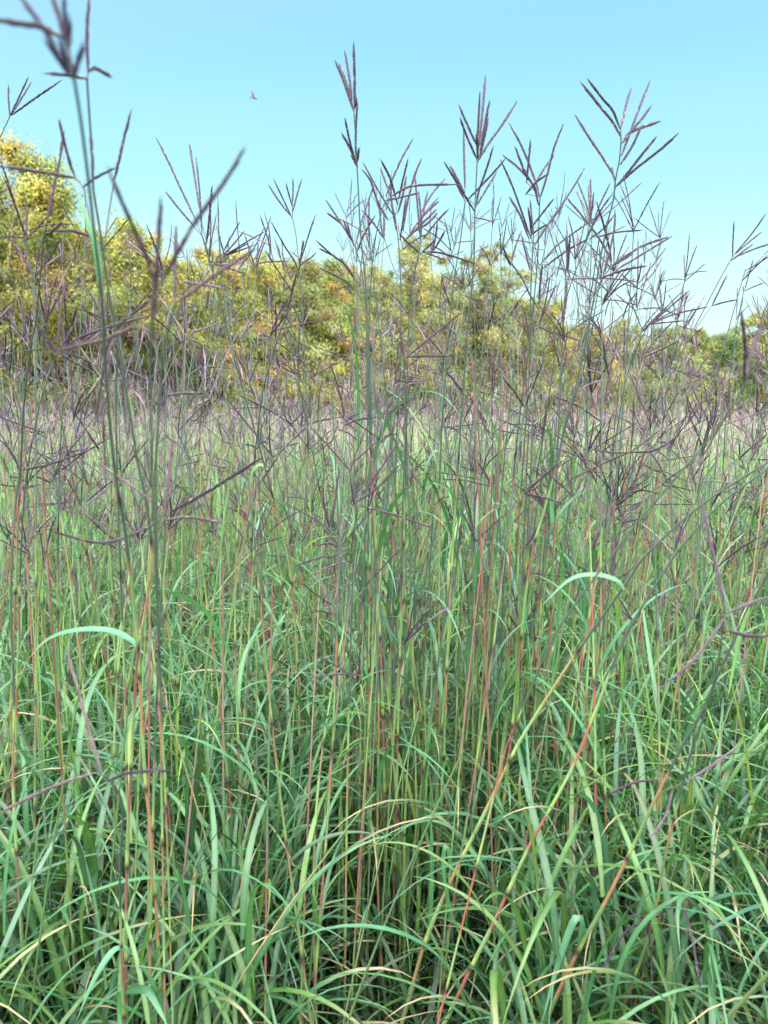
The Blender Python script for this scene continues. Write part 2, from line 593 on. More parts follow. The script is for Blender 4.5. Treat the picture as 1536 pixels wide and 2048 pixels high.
def mass_blades(name, n, d0, d1, z_lo, z_hi, l_lo, l_hi, w_lo, w_hi, segs, rng, th0=(0.1, 0.6), th1=(1.2, 2.6), probs=None, pw=1.0, clump=0.0, fold=0.0, tipcol=None, mul=1.0, tipfrac=0.3, cfrac=0.6, clear=False):
    x, y = scatter(n, d0, d1, rng, pw=pw)
    n = len(x)
    if clump:
        k = max(4, int(n / clump))
        cx, cy = scatter(k, d0, d1, rng, pw=pw)
        j = rng.integers(0, len(cx), n)
        use = rng.random(n) < cfrac
        x = np.where(use, cx[j] + rng.normal(0, 0.07, n), x)
        y = np.where(use, cy[j] + rng.normal(0, 0.07, n), y)
    if clear:                                   # open ground in front of the dense central tussock
        ok = np.hypot(x - 0.0, (y - 1.42) * 0.7) > 0.24
        x, y = x[ok], y[ok]
        n = len(x)
    z = rng.uniform(z_lo, z_hi, n) * rng.random(n) ** 0.5
    L = rng.uniform(l_lo, l_hi, n)
    s = np.linspace(0, 1, segs + 1)
    a0 = rng.uniform(*th0, n)[:, None]
    a1 = rng.uniform(*th1, n)[:, None]
    th = a0 + (a1 - a0) * s ** rng.uniform(0.9, 2.0, n)[:, None]
    az = rng.uniform(0, 6.283, n)[:, None] + rng.normal(0, 0.5, n)[:, None] * s
    D = np.stack([np.sin(th) * np.cos(az), np.sin(th) * np.sin(az), np.cos(th)], -1)
    P = np.stack([x, y, z], -1)[:, None] + np.concatenate([np.zeros((n, 1, 3)), np.cumsum(D[:, :-1], 1)], 1) * (L / segs)[:, None, None]
    P[..., 2] = np.maximum(P[..., 2], 0.01)
    side = np.stack([-np.sin(az), np.cos(az), np.zeros_like(az)], -1)
    nr = np.cross(D, side)
    tw = rng.normal(0, 0.5, n)[:, None, None] * s[None, :, None]
    side = unit(side * np.cos(tw) + nr * np.sin(tw))
    W = rng.uniform(w_lo, w_hi, n)[:, None] * blade_profile(s)
    V, Q, k = ribbons(P, W, side, fold)
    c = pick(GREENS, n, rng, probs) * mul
    C = np.repeat(c[:, None], segs + 1, 1)
    if tipcol is not None:
        w = (np.clip((s - 0.6) * 3, 0, 1)[None] * (rng.random(n) < tipfrac)[:, None])[..., None]
        C = C * (1 - w) + np.array(tipcol) * w
    C = np.repeat(C.reshape(-1, 3), k, 0)
    if k == 3:
        C[1::3] = C[1::3] * 1.3 + 0.012            # the paler midrib
    a = Acc()
    a.add(V, Q, C)
    o = a.build(name, M_LEAF)
    o['kind'] = 'stuff'
    return o


g = np.random.default_rng(21)
PB = [0.40, 0.28, 0.17, 0.015, 0.135]
PY = [0.25, 0.35, 0.10, 0.26, 0.04]
# leafy undergrowth close by
ARC0, ARC1 = (0.05, 0.5), (1.5, 2.9)
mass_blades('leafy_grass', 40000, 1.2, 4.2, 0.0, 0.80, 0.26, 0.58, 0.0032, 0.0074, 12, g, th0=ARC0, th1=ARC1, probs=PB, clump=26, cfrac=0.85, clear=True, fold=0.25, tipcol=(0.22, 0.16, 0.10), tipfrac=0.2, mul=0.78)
mass_blades('leafy_grass', 24000, 1.2, 6.0, 0.0, 0.3, 0.25, 0.5, 0.0030, 0.0065, 8, g, th0=(0.1, 0.9), th1=ARC1, probs=[0.25, 0.12, 0.2, 0.03, 0.4], clump=16, mul=0.42)  # low layer, greens darkened to stand for deep shade at the base
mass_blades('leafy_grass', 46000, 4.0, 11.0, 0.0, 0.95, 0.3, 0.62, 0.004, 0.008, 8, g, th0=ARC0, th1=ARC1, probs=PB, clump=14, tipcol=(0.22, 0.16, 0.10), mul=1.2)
# upright finer blades through the field, lightened with distance in place of stronger light
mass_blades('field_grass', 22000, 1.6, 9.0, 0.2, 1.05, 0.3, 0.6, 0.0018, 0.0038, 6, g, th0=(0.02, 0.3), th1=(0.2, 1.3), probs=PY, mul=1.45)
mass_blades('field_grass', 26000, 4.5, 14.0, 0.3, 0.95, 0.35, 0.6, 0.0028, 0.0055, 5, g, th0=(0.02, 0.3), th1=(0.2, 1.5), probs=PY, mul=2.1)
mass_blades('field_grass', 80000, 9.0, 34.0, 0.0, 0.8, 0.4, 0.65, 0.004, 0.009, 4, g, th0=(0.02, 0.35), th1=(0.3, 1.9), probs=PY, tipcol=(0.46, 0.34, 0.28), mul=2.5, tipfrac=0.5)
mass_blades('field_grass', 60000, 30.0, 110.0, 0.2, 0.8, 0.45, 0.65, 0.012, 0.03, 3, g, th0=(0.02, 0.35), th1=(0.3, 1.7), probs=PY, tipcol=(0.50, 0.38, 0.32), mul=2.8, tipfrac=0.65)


def mass_stalks(name, n, d0, d1, h_lo, h_hi, r, rng, heads=2, rac=4, pw=1.0, rac_w=0.004, seedscale=1.0, probs=(0.22, 0.10, 0.26, 0.18, 0.24), lift=1.0):  # lift lightens distant stem and head pigment in place of stronger light
    x, y = scatter(n, d0, d1, rng, pw=pw)
    n = len(x)
    h = rng.uniform(h_lo, h_hi, n)
    S = 9
    s = np.linspace(0, 1, S)
    az = rng.uniform(0, 6.283, n)[:, None]
    lean = np.abs(rng.normal(0, 0.19, n))[:, None]
    bend = rng.uniform(0.8, 2.2, n)[:, None]
    off = lean * h[:, None] * s ** bend
    P = np.stack([x[:, None] + np.cos(az) * off, y[:, None] + np.sin(az) * off, h[:, None] * s + 0 * off], -1)
    R = r * (1 - 0.62 * s)[None] * rng.uniform(0.7, 1.2, n)[:, None]
    V, Q = tubes(P, R, 3)
    seg = STEMS[rng.choice(6, (n, S // 2 + 1), p=[0.36, 0.27, 0.09, 0.07, 0.12, 0.09])]
    a = Acc()
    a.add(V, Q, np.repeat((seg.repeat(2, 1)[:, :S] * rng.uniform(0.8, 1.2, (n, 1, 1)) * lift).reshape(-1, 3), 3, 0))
    o = a.build(name, M_STEM)
    o['kind'] = 'stuff'
    b = Acc()
    T = tangents(P)
    for hd in range(heads):
        i = S - 1 - hd * 2
        base = P[:, i] + (0 if hd == 0 else 1) * unit(rng.normal(size=(n, 3)) + UP * 2) * 0.08
        use = rng.random(n) < (1.0 if hd == 0 else 0.75)
        for q in range(rac):
            m = use & (rng.random(n) < 0.85)
            k = int(m.sum())
            d = unit(T[m, i] + unit(rng.normal(size=(k, 3))) * rng.uniform(0.15, 1.1, (k, 1)))
            ln = rng.uniform(0.06, 0.115, k) * seedscale
            ss = np.linspace(0, 1, 4)
            p = base[m][:, None] + d[:, None] * (ln[:, None] * ss)[..., None] - UP * (0.012 * ss ** 2)[None, :, None]
            rr = rac_w * 0.5 * rng.uniform(0.6, 1.1, (k, 1)) * np.array([0.4, 1.0, 0.9, 0.15])
            V, Q = tubes(p, rr, 3)
            b.add(V, Q, np.repeat(pick(SEEDS, k, rng, probs, 0.3) * lift, 12, 0))
    o = b.build('seed_spikes', M_SEED)
    o['kind'] = 'stuff'


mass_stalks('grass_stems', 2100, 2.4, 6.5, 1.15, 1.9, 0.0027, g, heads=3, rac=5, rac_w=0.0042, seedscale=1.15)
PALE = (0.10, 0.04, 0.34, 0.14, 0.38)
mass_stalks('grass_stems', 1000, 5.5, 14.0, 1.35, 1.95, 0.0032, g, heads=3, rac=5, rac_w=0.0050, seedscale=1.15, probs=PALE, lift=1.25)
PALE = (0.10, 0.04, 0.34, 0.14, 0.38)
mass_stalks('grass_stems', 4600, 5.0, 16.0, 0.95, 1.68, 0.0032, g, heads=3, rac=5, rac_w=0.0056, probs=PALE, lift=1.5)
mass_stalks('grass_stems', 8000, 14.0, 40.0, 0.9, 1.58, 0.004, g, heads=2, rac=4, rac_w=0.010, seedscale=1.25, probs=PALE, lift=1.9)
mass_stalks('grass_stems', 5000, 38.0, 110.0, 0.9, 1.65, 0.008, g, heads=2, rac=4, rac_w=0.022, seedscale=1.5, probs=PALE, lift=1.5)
# bare stems and shoots without heads close by
def mass_shoots(n, d0, d1, h_lo, h_hi, r, rng):
    x, y = scatter(n, d0, d1, rng)
    n = len(x)
    h = rng.uniform(h_lo, h_hi, n)
    S = 10
    s = np.linspace(0, 1, S)
    az = rng.normal(0, 1.3, n)[:, None]
    off = np.abs(rng.normal(0, 0.22, n))[:, None] * h[:, None] * s ** 1.4
    P = np.stack([x[:, None] + np.cos(az) * off, y[:, None] + np.sin(az) * off, h[:, None] * s + 0 * off], -1)
    R = r * (1 - 0.6 * s)[None] * rng.uniform(0.7, 1.2, n)[:, None]
    V, Q = tubes(P, R, 4)
    seg = STEMS[rng.choice(6, (n, S // 2 + 1), p=[0.36, 0.24, 0.08, 0.15, 0.10, 0.07])]
    a = Acc()
    a.add(V, Q, np.repeat((seg.repeat(2, 1)[:, :S] * rng.uniform(0.8, 1.2, (n, 1, 1))).reshape(-1, 3), 4, 0))
    a.build('grass_stems', M_STEM)['kind'] = 'stuff'


mass_shoots(800, 1.25, 4.5, 0.8, 1.7, 0.0031, g)

# ------------------------------------------------------------------ single stalks of the thicket: prototypes and their copies
def make_stalk(h, rng, n_leaf, heads, detail=True, lean=0.1):
    root = empty('grass_stalk', (0, 0, 0))
    az = rng.uniform(0, 6.283)
    n = max(40, int(h / 0.022))
    s = np.linspace(0, 1, n)
    off = lean * h * s ** rng.uniform(1.1, 2.4)
    wob = 0.012 * np.sin(s * rng.uniform(5, 9) + rng.uniform(0, 6))
    P = np.stack([math.cos(az) * off + wob, math.sin(az) * off, h * s], 1)
    stem_mesh(P, rng.uniform(0.0032, 0.0044), 0.0010, rng, rng.uniform(0.4, 1)).build('stem', M_STEM, root)
    T = tangents(P)
    for i in range(n_leaf):
        f = rng.uniform(0.12, 0.62)
        j = int(f * n)
        laz = rng.uniform(0, 6.283)
        L, sd = arch(P[j], laz, rng.uniform(0.2, 0.55), rng.uniform(1.1, 2.5), rng.uniform(0.24, 0.46), 14, rng.normal(0, 0.4))
        leaf_mesh(L, rng.uniform(0.0038, 0.0064), sd, rng).build('leaf', M_LEAF, root)
    for k in range(heads):
        if k == 0:
            br = P[-4:]
        else:
            j = int((0.93 - 0.10 * k + rng.uniform(-0.03, 0.03)) * n)
            ba = rng.uniform(0, 6.283)
            e = P[j] + T[j] * rng.uniform(0.10, 0.2) + np.array([math.cos(ba), math.sin(ba), 0.3]) * rng.uniform(0.03, 0.09)
            br = spline([P[j], (P[j] + e) / 2 + T[j] * 0.02, e], 8)
        V, Q = tubes(br[None], np.full((1, len(br)), 0.0007), 4)
        ax = Acc()
        ax.add(V, Q, (0.09, 0.085, 0.07))
        tip = br[-1]
        dt = unit(br[-1] - br[-2])
        rs = []
        for q in range(rng.integers(3, 7)):
            sp = unit(rng.normal(size=3))
            d = unit(dt + sp * rng.uniform(0.25, 1.25))
            ln = rng.uniform(0.075, 0.135)
            p0 = tip - dt * rng.uniform(0, 0.03)
            pp = [p0, p0 + d * ln * 0.5 + rng.uniform(-0.003, 0.003, 3), p0 + d * ln + rng.uniform(-0.004, 0.004, 3) - UP * rng.uniform(-0.003, 0.010)]
            rs.append(raceme_mesh(spline(pp, 12), rng.uniform(0.0027, 0.0039), rng, detail=detail))
        if detail:
            hd = ax.build('seed_head', M_STEM, root)
            for r_ in rs:
                r_.build('raceme', M_SEED, hd)
        else:
            for r_ in rs:
                ax.v += r_.v
                ax.q += [q_ + ax.n for q_ in r_.q]
                ax.c += r_.c
                ax.n += r_.n
            ax.build('seed_head', M_SEED, root)
    return root


def thicket_label(px, d):
    near = d < 3.4
    if px < 330:
        where = 'left of the wide blurred V'
        zone = 'left'
    elif px < 690:
        where = 'between the blurred V and the tallest stalk'
        zone = 'middle left'
    elif px < 1010:
        where = 'around and behind the tallest stalk'
        zone = 'middle'
    elif px < 1260:
        where = 'around the big candelabra headed stalk'
        zone = 'middle right'
    else:
        where = 'right of the big candelabra headed stalk'
        zone = 'right'
    lab = ('purple headed stalk in the near rows ' if near else 'small purple headed stalk in the farther rows ') + where
    return lab, ('near' if near else 'farther') + ' thicket stalks, ' + zone


pr = np.random.default_rng(8)
NEARP = [make_stalk(h, pr, int(pr.integers(2, 5)), int(pr.integers(3, 5)), True, pr.uniform(0.03, 0.22)) for h in np.linspace(1.3, 2.2, 18)]
FARP = [make_stalk(h, pr, 2, 3, False, pr.uniform(0.03, 0.2)) for h in np.linspace(1.4, 2.4, 10)]
PROTO_H = {id(o): h for o, h in zip(NEARP + FARP, list(np.linspace(1.3, 2.2, 18)) + list(np.linspace(1.4, 2.4, 10)))}


def place(protos, n, d0, d1, rng, spread):
    """each stalk grows to the height the thicket has where it stands"""
    used = set()
    done = 0
    while done < n:
        d = math.sqrt(rng.uniform(d0 ** 2, d1 ** 2))
        px = rng.uniform(-60, 1600)
        ytop = np.interp(px, [0, 300, 600, 700, 900, 1050, 1250, 1330, 1536], [430, 480, 490, 400, 430, 420, 450, 580, 600]) + abs(rng.normal(0, spread))
        z = at(px, ytop, d)[2]
        fits = [o for o in protos if 0.86 < z / PROTO_H[id(o)] < 1.16]
        if not fits:
            continue
        src = fits[rng.integers(0, len(fits))]
        o = src if id(src) not in used else copy_tree(src)
        used.add(id(src))
        o.location = ((px - 768) / F * d, d, 0)
        o.rotation_euler = (0, 0, rng.uniform(0, 6.283))
        o.scale = (1, 1, z / PROTO_H[id(src)])
        lab, grp = thicket_label(px, d)
        tag(o, lab, 'grass stalk', grp)
        done += 1
    for o in protos:
        if id(o) not in used:
            for c in list(o.children_recursive) + [o]:
                bpy.data.objects.remove(c)


place(NEARP, 160, 1.35, 3.2, pr, 260)
place(FARP, 98, 3.0, 6.0, pr, 130)

# ------------------------------------------------------------------ the stalks one can tell apart
# d: distance ahead at the lowest and the topmost traced point; s: the stem from below to its tip;
# h: heads, each (branch or None, racemes, width in mm); f: leaves (points, half width mm, turn)
HEROES = []


def H(label, d, r, s, h, f=(), w=4.2, pal=None):
    HEROES.append((label, d, r, s, h, f, w, pal))


H('thick blurred stalk closest to the lens, upper left, spikes cut by the top border', (1.25, 0.46), 2.0,
  [(253, 2048), (252, 1850), (255, 1690), (262, 1540), (272, 1350), (277, 1300), (271, 1235), (250, 1060), (232, 960), (221, 860), (211, 742), (206, 638), (200, 560), (188, 460), (178, 370), (163, 250), (147, 150), (137, 100)],
  [(None, [[(125, 75), (85, 55), (40, 47), (-6, 40)], [(118, 105), (88, 58), (50, 5), (38, -12)], [(133, 90), (120, 40), (104, -8)], [(137, 100), (131, 50), (127, -10)], [(137, 92), (139, 45)], [(140, 150), (118, 118), (95, 85)], [(148, 152), (157, 120), (166, 95)], [(136, 140), (128, 110), (122, 86)]])],
  [([(198, 578), (190, 500), (177, 450), (160, 405), (150, 378)], 4.2, 0.5), ([(277, 1308), (262, 1282), (215, 1262), (150, 1262), (95, 1280), (50, 1325)], 5.5, 0.7)], 3.4, (0.030, 0.026, 0.070))
H('slim green stalk rising beside the blurred stalk, one upright spike at the top border', (1.3, 0.72), 2.2,
  [(322, 2048), (318, 1930), (310, 1780), (300, 1650), (291, 1565), (282, 1400), (277, 1310), (286, 1250), (301, 1150), (303, 1090), (292, 1000), (276, 925), (252, 781), (240, 703), (229, 651), (213, 560), (206, 503), (195, 430), (187, 380), (184, 300), (180, 250), (174, 158)],
  [(None, [[(176, 145), (174, 70), (178, -8)], [(173, 157), (130, 150), (90, 147)], [(178, 142), (190, 137), (205, 144), (219, 152)], [(186, 365), (184, 310), (181, 268)]]),
   ([(198, 510), (180, 440), (166, 375), (150, 356)], [[(150, 355), (135, 310), (118, 240)], [(150, 356), (75, 343), (-5, 332)], [(167, 374), (192, 355), (230, 336)]]),
   ([(207, 503), (217, 430), (228, 362)], [[(228, 362), (245, 290), (262, 222)]])],
  [([(318, 1935), (302, 1905), (285, 1890), (270, 1900)], 4.5, 0.6), ([(330, 1180), (375, 1195), (415, 1225), (450, 1285), (470, 1335)], 5.0, 0.6)], 3.4)
H('slender stalk near the left border with one long spike tilting right', (1.9, 1.05), 2.2,
  [(14, 1800), (22, 1500), (27, 1300), (36, 1050), (42, 925), (47, 820), (60, 703), (72, 638), (80, 555), (88, 477), (96, 435)],
  [(None, [[(95, 440), (105, 385), (118, 325), (128, 265)]]), ([(93, 466), (104, 464), (115, 462)], [[(115, 462), (145, 462), (182, 473)], [(100, 465), (112, 455), (122, 448)]])], (), 4.2)
H('stalk at the left border with a five spiked head over the tallest left tree', (1.9, 1.45), 2.0,
  [(-70, 1900), (-75, 1300), (-62, 700), (-45, 450), (-20, 320), (0, 275), (20, 232)],
  [(None, [[(20, 232), (17, 200), (17, 170)], [(20, 232), (38, 195), (57, 154)], [(24, 228), (42, 198), (63, 164)], [(24, 230), (70, 197), (124, 160)], [(30, 225), (62, 202), (100, 175)]])], (), 3.4)
H('blurred stalk close to the lens carrying the wide V of purple spikes', (1.0, 0.52), 0.7,
  [(345, 2040), (335, 1700), (318, 1300), (306, 1000), (301, 800), (302, 700), (305, 640)],
  [(None, [[(308, 565), (292, 512), (252, 422), (216, 336)], [(304, 640), (312, 560), (318, 470), (322, 395)], [(325, 560), (352, 512), (390, 445), (443, 372), (491, 294)]])], (), 3.6, (0.042, 0.024, 0.050))
H('stalk with thick slanting mauve spike right under the blurred V', (1.1, 0.68), 1.3,
  [(330, 2040), (322, 1500), (312, 1000), (316, 850), (325, 720), (335, 662), (350, 612)],
  [(None, [[(350, 606), (350, 540), (352, 452)], [(355, 604), (395, 575), (445, 540), (512, 497)]]),
   ([(322, 740), (300, 665), (278, 655)], [[(270, 652), (235, 668), (205, 680), (120, 700)]])], (), 3.6, (0.075, 0.048, 0.060))
H('stalk with hanging bundle of dry dark spikes in front of the left trees', (1.5, 1.0), 2.0,
  [(262, 1900), (250, 1400), (236, 1000), (232, 800), (236, 690)],
  [(None, [[(236, 668), (215, 690), (203, 760), (190, 850)], [(238, 668), (245, 720), (247, 800), (256, 880)], [(236, 670), (222, 700), (208, 800), (186, 855)], [(238, 670), (249, 760), (252, 860)], [(228, 672), (215, 715), (214, 730)], [(232, 660), (250, 640), (300, 600)]])], (), 4.2, (0.040, 0.026, 0.040))
H('stalk with spider like head of straight dark spikes at the left, before the dark gap', (1.7, 1.2), 2.2,
  [(28, 1700), (36, 1300), (48, 1000), (75, 830), (95, 760), (112, 712)],
  [(None, [[(113, 702), (122, 620), (135, 550)], [(118, 700), (140, 665), (158, 632)], [(120, 703), (160, 675), (230, 650), (300, 632)], [(112, 705), (90, 670), (70, 645), (40, 620)], [(118, 707), (150, 725), (188, 748)], [(122, 703), (160, 715), (195, 733)], [(105, 700), (88, 675), (72, 650)]])], (), 3.8)
H('stalk with five long spikes fanning against the sky, left of the middle', (2.0, 1.35), 2.4,
  [(605, 1700), (598, 1400), (585, 1180), (560, 1050), (530, 935), (505, 845), (478, 750), (456, 667), (441, 602), (425, 544), (413, 495), (404, 472)],
  [(None, [[(390, 437), (365, 385), (339, 328), (312, 275)], [(386, 450), (360, 420), (331, 383)], [(400, 422), (390, 359), (378, 283)], [(404, 460), (399, 380), (392, 314)], [(413, 487), (418, 443), (424, 373)]])],
  [([(535, 940), (520, 930), (505, 945), (500, 985)], 4.0, 0.6)], 4.0)
H('stalk with small brush of five spikes tilting right, under the blurred V', (2.6, 2.1), 2.0,
  [(385, 1300), (398, 900), (410, 750), (421, 640), (432, 560), (441, 526)],
  [(None, [[(446, 505), (462, 474), (480, 443)], [(448, 510), (470, 485), (489, 462)], [(446, 513), (493, 484), (530, 463)], [(446, 516), (472, 500), (497, 486)], [(454, 510), (482, 500), (510, 490)]])], (), 4.0)
H('stalk topped by small five spiked candelabra head, lower head opening in a V', (2.1, 1.85), 2.2,
  [(640, 1700), (630, 1300), (617, 900), (611, 760), (606, 640), (601, 560), (595, 500), (592, 470), (585, 436)],
  [(None, [[(580, 430), (558, 402), (537, 370)], [(584, 436), (566, 398), (547, 358)], [(584, 411), (578, 390), (572, 367)], [(585, 406), (586, 382), (586, 358)], [(586, 422), (594, 390), (603, 359)]]),
   ([(604, 600), (600, 560), (597, 540)], [[(597, 544), (589, 523), (568, 490), (542, 443)], [(601, 523), (615, 477), (631, 430)], [(598, 526), (603, 505), (608, 483)], [(600, 530), (622, 515), (632, 505)]])], (), 3.9)
H('dark purple thick topped stalk crossing behind the candelabra head', (2.3, 1.7), 2.4,
  [(492, 1500), (505, 1000), (523, 800), (540, 730), (556, 676), (571, 635), (584, 589), (594, 548)],
  [(None, [[(584, 583), (555, 539), (530, 500)], [(582, 560), (573, 532), (563, 505)], [(572, 635), (582, 590), (594, 540)], [(594, 560), (601, 520), (606, 480)]]),
   ([(530, 765), (548, 690), (551, 680)], [[(551, 680), (552, 640), (551, 608)], [(551, 685), (575, 655), (598, 625)], [(549, 680), (530, 670), (523, 665)], [(551, 682), (590, 710), (613, 733)]])], (), 4.2)
H('tallest stalk in the middle, narrow upright spikes reaching highest into the sky', (1.85, 1.3), 2.6,
  [(772, 1950), (770, 1700), (765, 1400), (755, 1150), (745, 960), (738, 838), (735, 734), (733, 604), (728, 534), (721, 466), (718, 406), (714, 331), (711, 270), (708, 226)],
  [(None, [[(707, 221), (686, 159), (670, 121)], [(702, 195), (690, 160), (678, 128)], [(704, 200), (698, 151), (689, 101)], [(709, 216), (709, 151), (707, 86)], [(710, 216), (713, 198)]]),
   ([(714, 331), (712, 322), (711, 318)], [[(711, 306), (712, 253), (715, 205)], [(709, 318), (699, 281), (690, 237)], [(711, 320), (699, 294), (684, 267)], [(714, 332), (708, 320), (704, 312)], [(715, 322), (718, 298)]])],
  [([(752, 1130), (762, 1085), (790, 1055), (815, 1060)], 3.5, 0.6), ([(768, 1560), (785, 1500), (828, 1478), (875, 1505), (897, 1575), (893, 1655)], 5.5, 0.75), ([(770, 1500), (745, 1440), (700, 1425), (655, 1445)], 5, 0.7), ([(772, 1650), (800, 1560), (840, 1530), (880, 1560)], 5, 0.6)], 4.2)
H('stalk with two spiky heads leaning left, just left of the tallest stalk', (1.9, 1.5), 2.2,
  [(758, 1900), (757, 1500), (748, 1150), (742, 900), (737, 720), (730, 600), (722, 535), (711, 495)],
  [(None, [[(711, 495), (701, 477), (678, 440), (651, 399)], [(683, 448), (668, 436), (655, 426)], [(701, 474), (698, 460), (693, 444)], [(706, 482), (695, 462), (687, 441)], [(712, 487), (725, 438), (751, 361)], [(716, 500), (728, 469), (750, 431)]]),
   ([(732, 640), (718, 590), (708, 556)], [[(707, 552), (686, 526), (662, 508), (631, 480)], [(670, 513), (654, 505), (638, 497)], [(703, 572), (683, 558), (639, 536)], [(708, 556), (694, 535), (681, 516)]])], (), 4.0)
H('stalk of dense crossing spikes in the tangle right of the tallest stalk', (1.95, 1.55), 2.2,
  [(778, 1900), (781, 1400), (788, 1000), (800, 750), (802, 600), (798, 500), (790, 430)],
  [(None, [[(772, 393), (782, 365), (803, 318), (826, 277)], [(795, 409), (780, 357), (761, 319)], [(780, 391), (771, 365), (761, 337)], [(786, 430), (756, 380), (726, 325)], [(776, 440), (756, 405), (741, 362), (724, 339)], [(798, 396), (806, 359), (816, 319)], [(796, 425), (806, 388), (813, 352)], [(792, 460), (783, 400), (781, 350)], [(800, 480), (806, 440), (812, 395)]]),
   ([(800, 560), (785, 530), (770, 480)], [[(770, 480), (746, 445), (724, 420)], [(768, 478), (768, 450), (768, 420)], [(765, 470), (760, 430), (758, 400)]])], (), 4.2)
H('stalk with thick purple upright spike in the tangle right of the tallest stalk', (2.0, 1.5), 2.2,
  [(790, 1850), (800, 1400), (810, 1000), (815, 750), (820, 600), (834, 525), (841, 488)],
  [(None, [[(806, 461), (814, 409), (829, 352), (843, 317)], [(841, 482), (834, 400), (829, 343)], [(841, 487), (842, 438), (837, 382)], [(842, 425), (866, 385), (891, 357)], [(846, 432), (850, 405), (856, 382)], [(821, 466), (847, 430), (877, 395)], [(838, 440), (858, 420), (878, 402)], [(808, 482), (827, 464), (873, 419)], [(842, 456), (858, 444), (874, 427)], [(846, 478), (872, 445), (898, 417)]]),
   ([(826, 570), (860, 510), (868, 490)], [[(862, 510), (870, 480), (875, 445)], [(868, 500), (880, 480), (890, 462)]])], (), 4.6, (0.085, 0.04, 0.09))
H('stalk bending under two long curved nearly level spikes in the tangle', (1.9, 1.4), 2.0,
  [(735, 1900), (738, 1300), (742, 900), (738, 680), (742, 560), (752, 470), (768, 408)],
  [(None, [[(780, 394), (814, 375), (847, 370), (915, 369)], [(772, 401), (808, 393), (838, 386)]]),
   ([(745, 600), (790, 545), (845, 505)], [[(845, 503), (886, 507), (950, 527)], [(848, 505), (870, 512), (890, 520)], [(845, 503), (858, 492), (870, 480)], [(840, 506), (815, 485), (800, 468)]])], (), 3.8, (0.05, 0.025, 0.04))
H('tall stalk with seven spiked feathery head, second highest, right of the middle', (1.9, 1.3), 2.6,
  [(872, 1900), (884, 1600), (895, 1300), (905, 1100), (915, 950), (923, 825), (926, 786), (932, 695), (939, 617), (947, 540), (949, 488), (950, 416), (954, 330)],
  [(None, [[(958, 293), (966, 211), (971, 151)], [(955, 309), (956, 260), (960, 183)], [(960, 306), (968, 260), (979, 202)], [(960, 312), (969, 273), (977, 236)], [(956, 322), (978, 286), (1004, 250), (1035, 201)], [(953, 290), (932, 244), (918, 211)], [(953, 317), (935, 276), (920, 236)], [(956, 315), (953, 268)]]),
   ([(950, 440), (949, 424), (952, 413)], [[(952, 413), (971, 381), (993, 345)], [(953, 407), (958, 381), (973, 338), (987, 292)], [(950, 424), (927, 387), (909, 358), (888, 323)], [(930, 390), (916, 361), (900, 331)]])],
  [([(893, 970), (912, 1000), (930, 1050), (945, 1092)], 4.2, 0.8), ([(927, 690), (915, 668), (905, 660), (898, 656)], 3.0, 0.7), ([(885, 1560), (870, 1480), (835, 1440), (790, 1445)], 5, 0.7)], 4.2)
H('stalk with single upright thick spike just left of the seven spiked head', (1.95, 1.4), 2.2,
  [(880, 1850), (878, 1300), (879, 1000), (884, 850), (895, 700), (903, 602), (914, 521), (922, 472), (930, 405)],
  [(None, [[(930, 377), (928, 309), (927, 259)], [(935, 400), (978, 355), (1013, 315)], [(927, 395), (915, 370), (906, 345)]])],
  [([(878, 905), (870, 903), (855, 930), (842, 975), (832, 1020)], 4.8, 0.5), ([(880, 980), (868, 968), (852, 990), (848, 1030)], 4.2, 0.5)], 4.0)
H('stalk with two open V heads stacked, between the seven spiked head and candelabra', (1.95, 1.4), 2.4,
  [(1008, 1600), (1018, 1300), (1020, 1100), (1023, 1000), (1032, 900), (1046, 780), (1060, 680), (1068, 600), (1074, 534), (1076, 504), (1078, 440), (1080, 394)],
  [(None, [[(1077, 381), (1057, 325), (1040, 286), (1018, 246)], [(1081, 394), (1095, 348), (1108, 296), (1127, 247)], [(1053, 364), (1057, 325), (1061, 281)], [(1077, 410), (1069, 377), (1049, 342), (1030, 293)], [(1069, 371), (1036, 335), (1005, 310)], [(1069, 369), (1088, 338), (1108, 311)], [(1052, 388), (1072, 365), (1093, 350)]]),
   ([(1072, 540), (1069, 506), (1063, 478)], [[(1061, 475), (1043, 423), (1023, 368), (1000, 318)], [(1057, 475), (1040, 430), (1018, 393)], [(1095, 452), (1121, 413), (1147, 374), (1170, 335)], [(1069, 491), (1098, 446), (1127, 411)], [(1062, 456), (1085, 426), (1107, 398)], [(1063, 470), (1060, 440), (1056, 415)], [(1062, 470), (1078, 458), (1093, 450)]])],
  [([(1020, 1130), (1008, 1030), (990, 1005), (978, 1030)], 4.2, 0.6)], 4.2)
H('companion stalk rubbing along the two V headed stalk, one short spike', (2.0, 1.5), 2.2,
  [(1025, 1700), (1032, 1300), (1038, 1050), (1048, 900), (1058, 760), (1060, 640), (1063, 540), (1067, 470)],
  [(None, [[(1067, 470), (1064, 440), (1060, 400)], [(1060, 540), (1050, 500), (1043, 470)]]),
   ([(1050, 640), (1020, 560), (1024, 520)], [[(1024, 520), (1032, 490), (1043, 462)], [(1020, 530), (1012, 510), (1006, 495)]]),
   ([(1058, 700), (1075, 640), (1080, 600)], [[(1080, 600), (1092, 570), (1096, 540)], [(1078, 610), (1080, 570), (1085, 530)], [(1078, 620), (1060, 590), (1040, 550), (1000, 500)]])], (), 4.2)
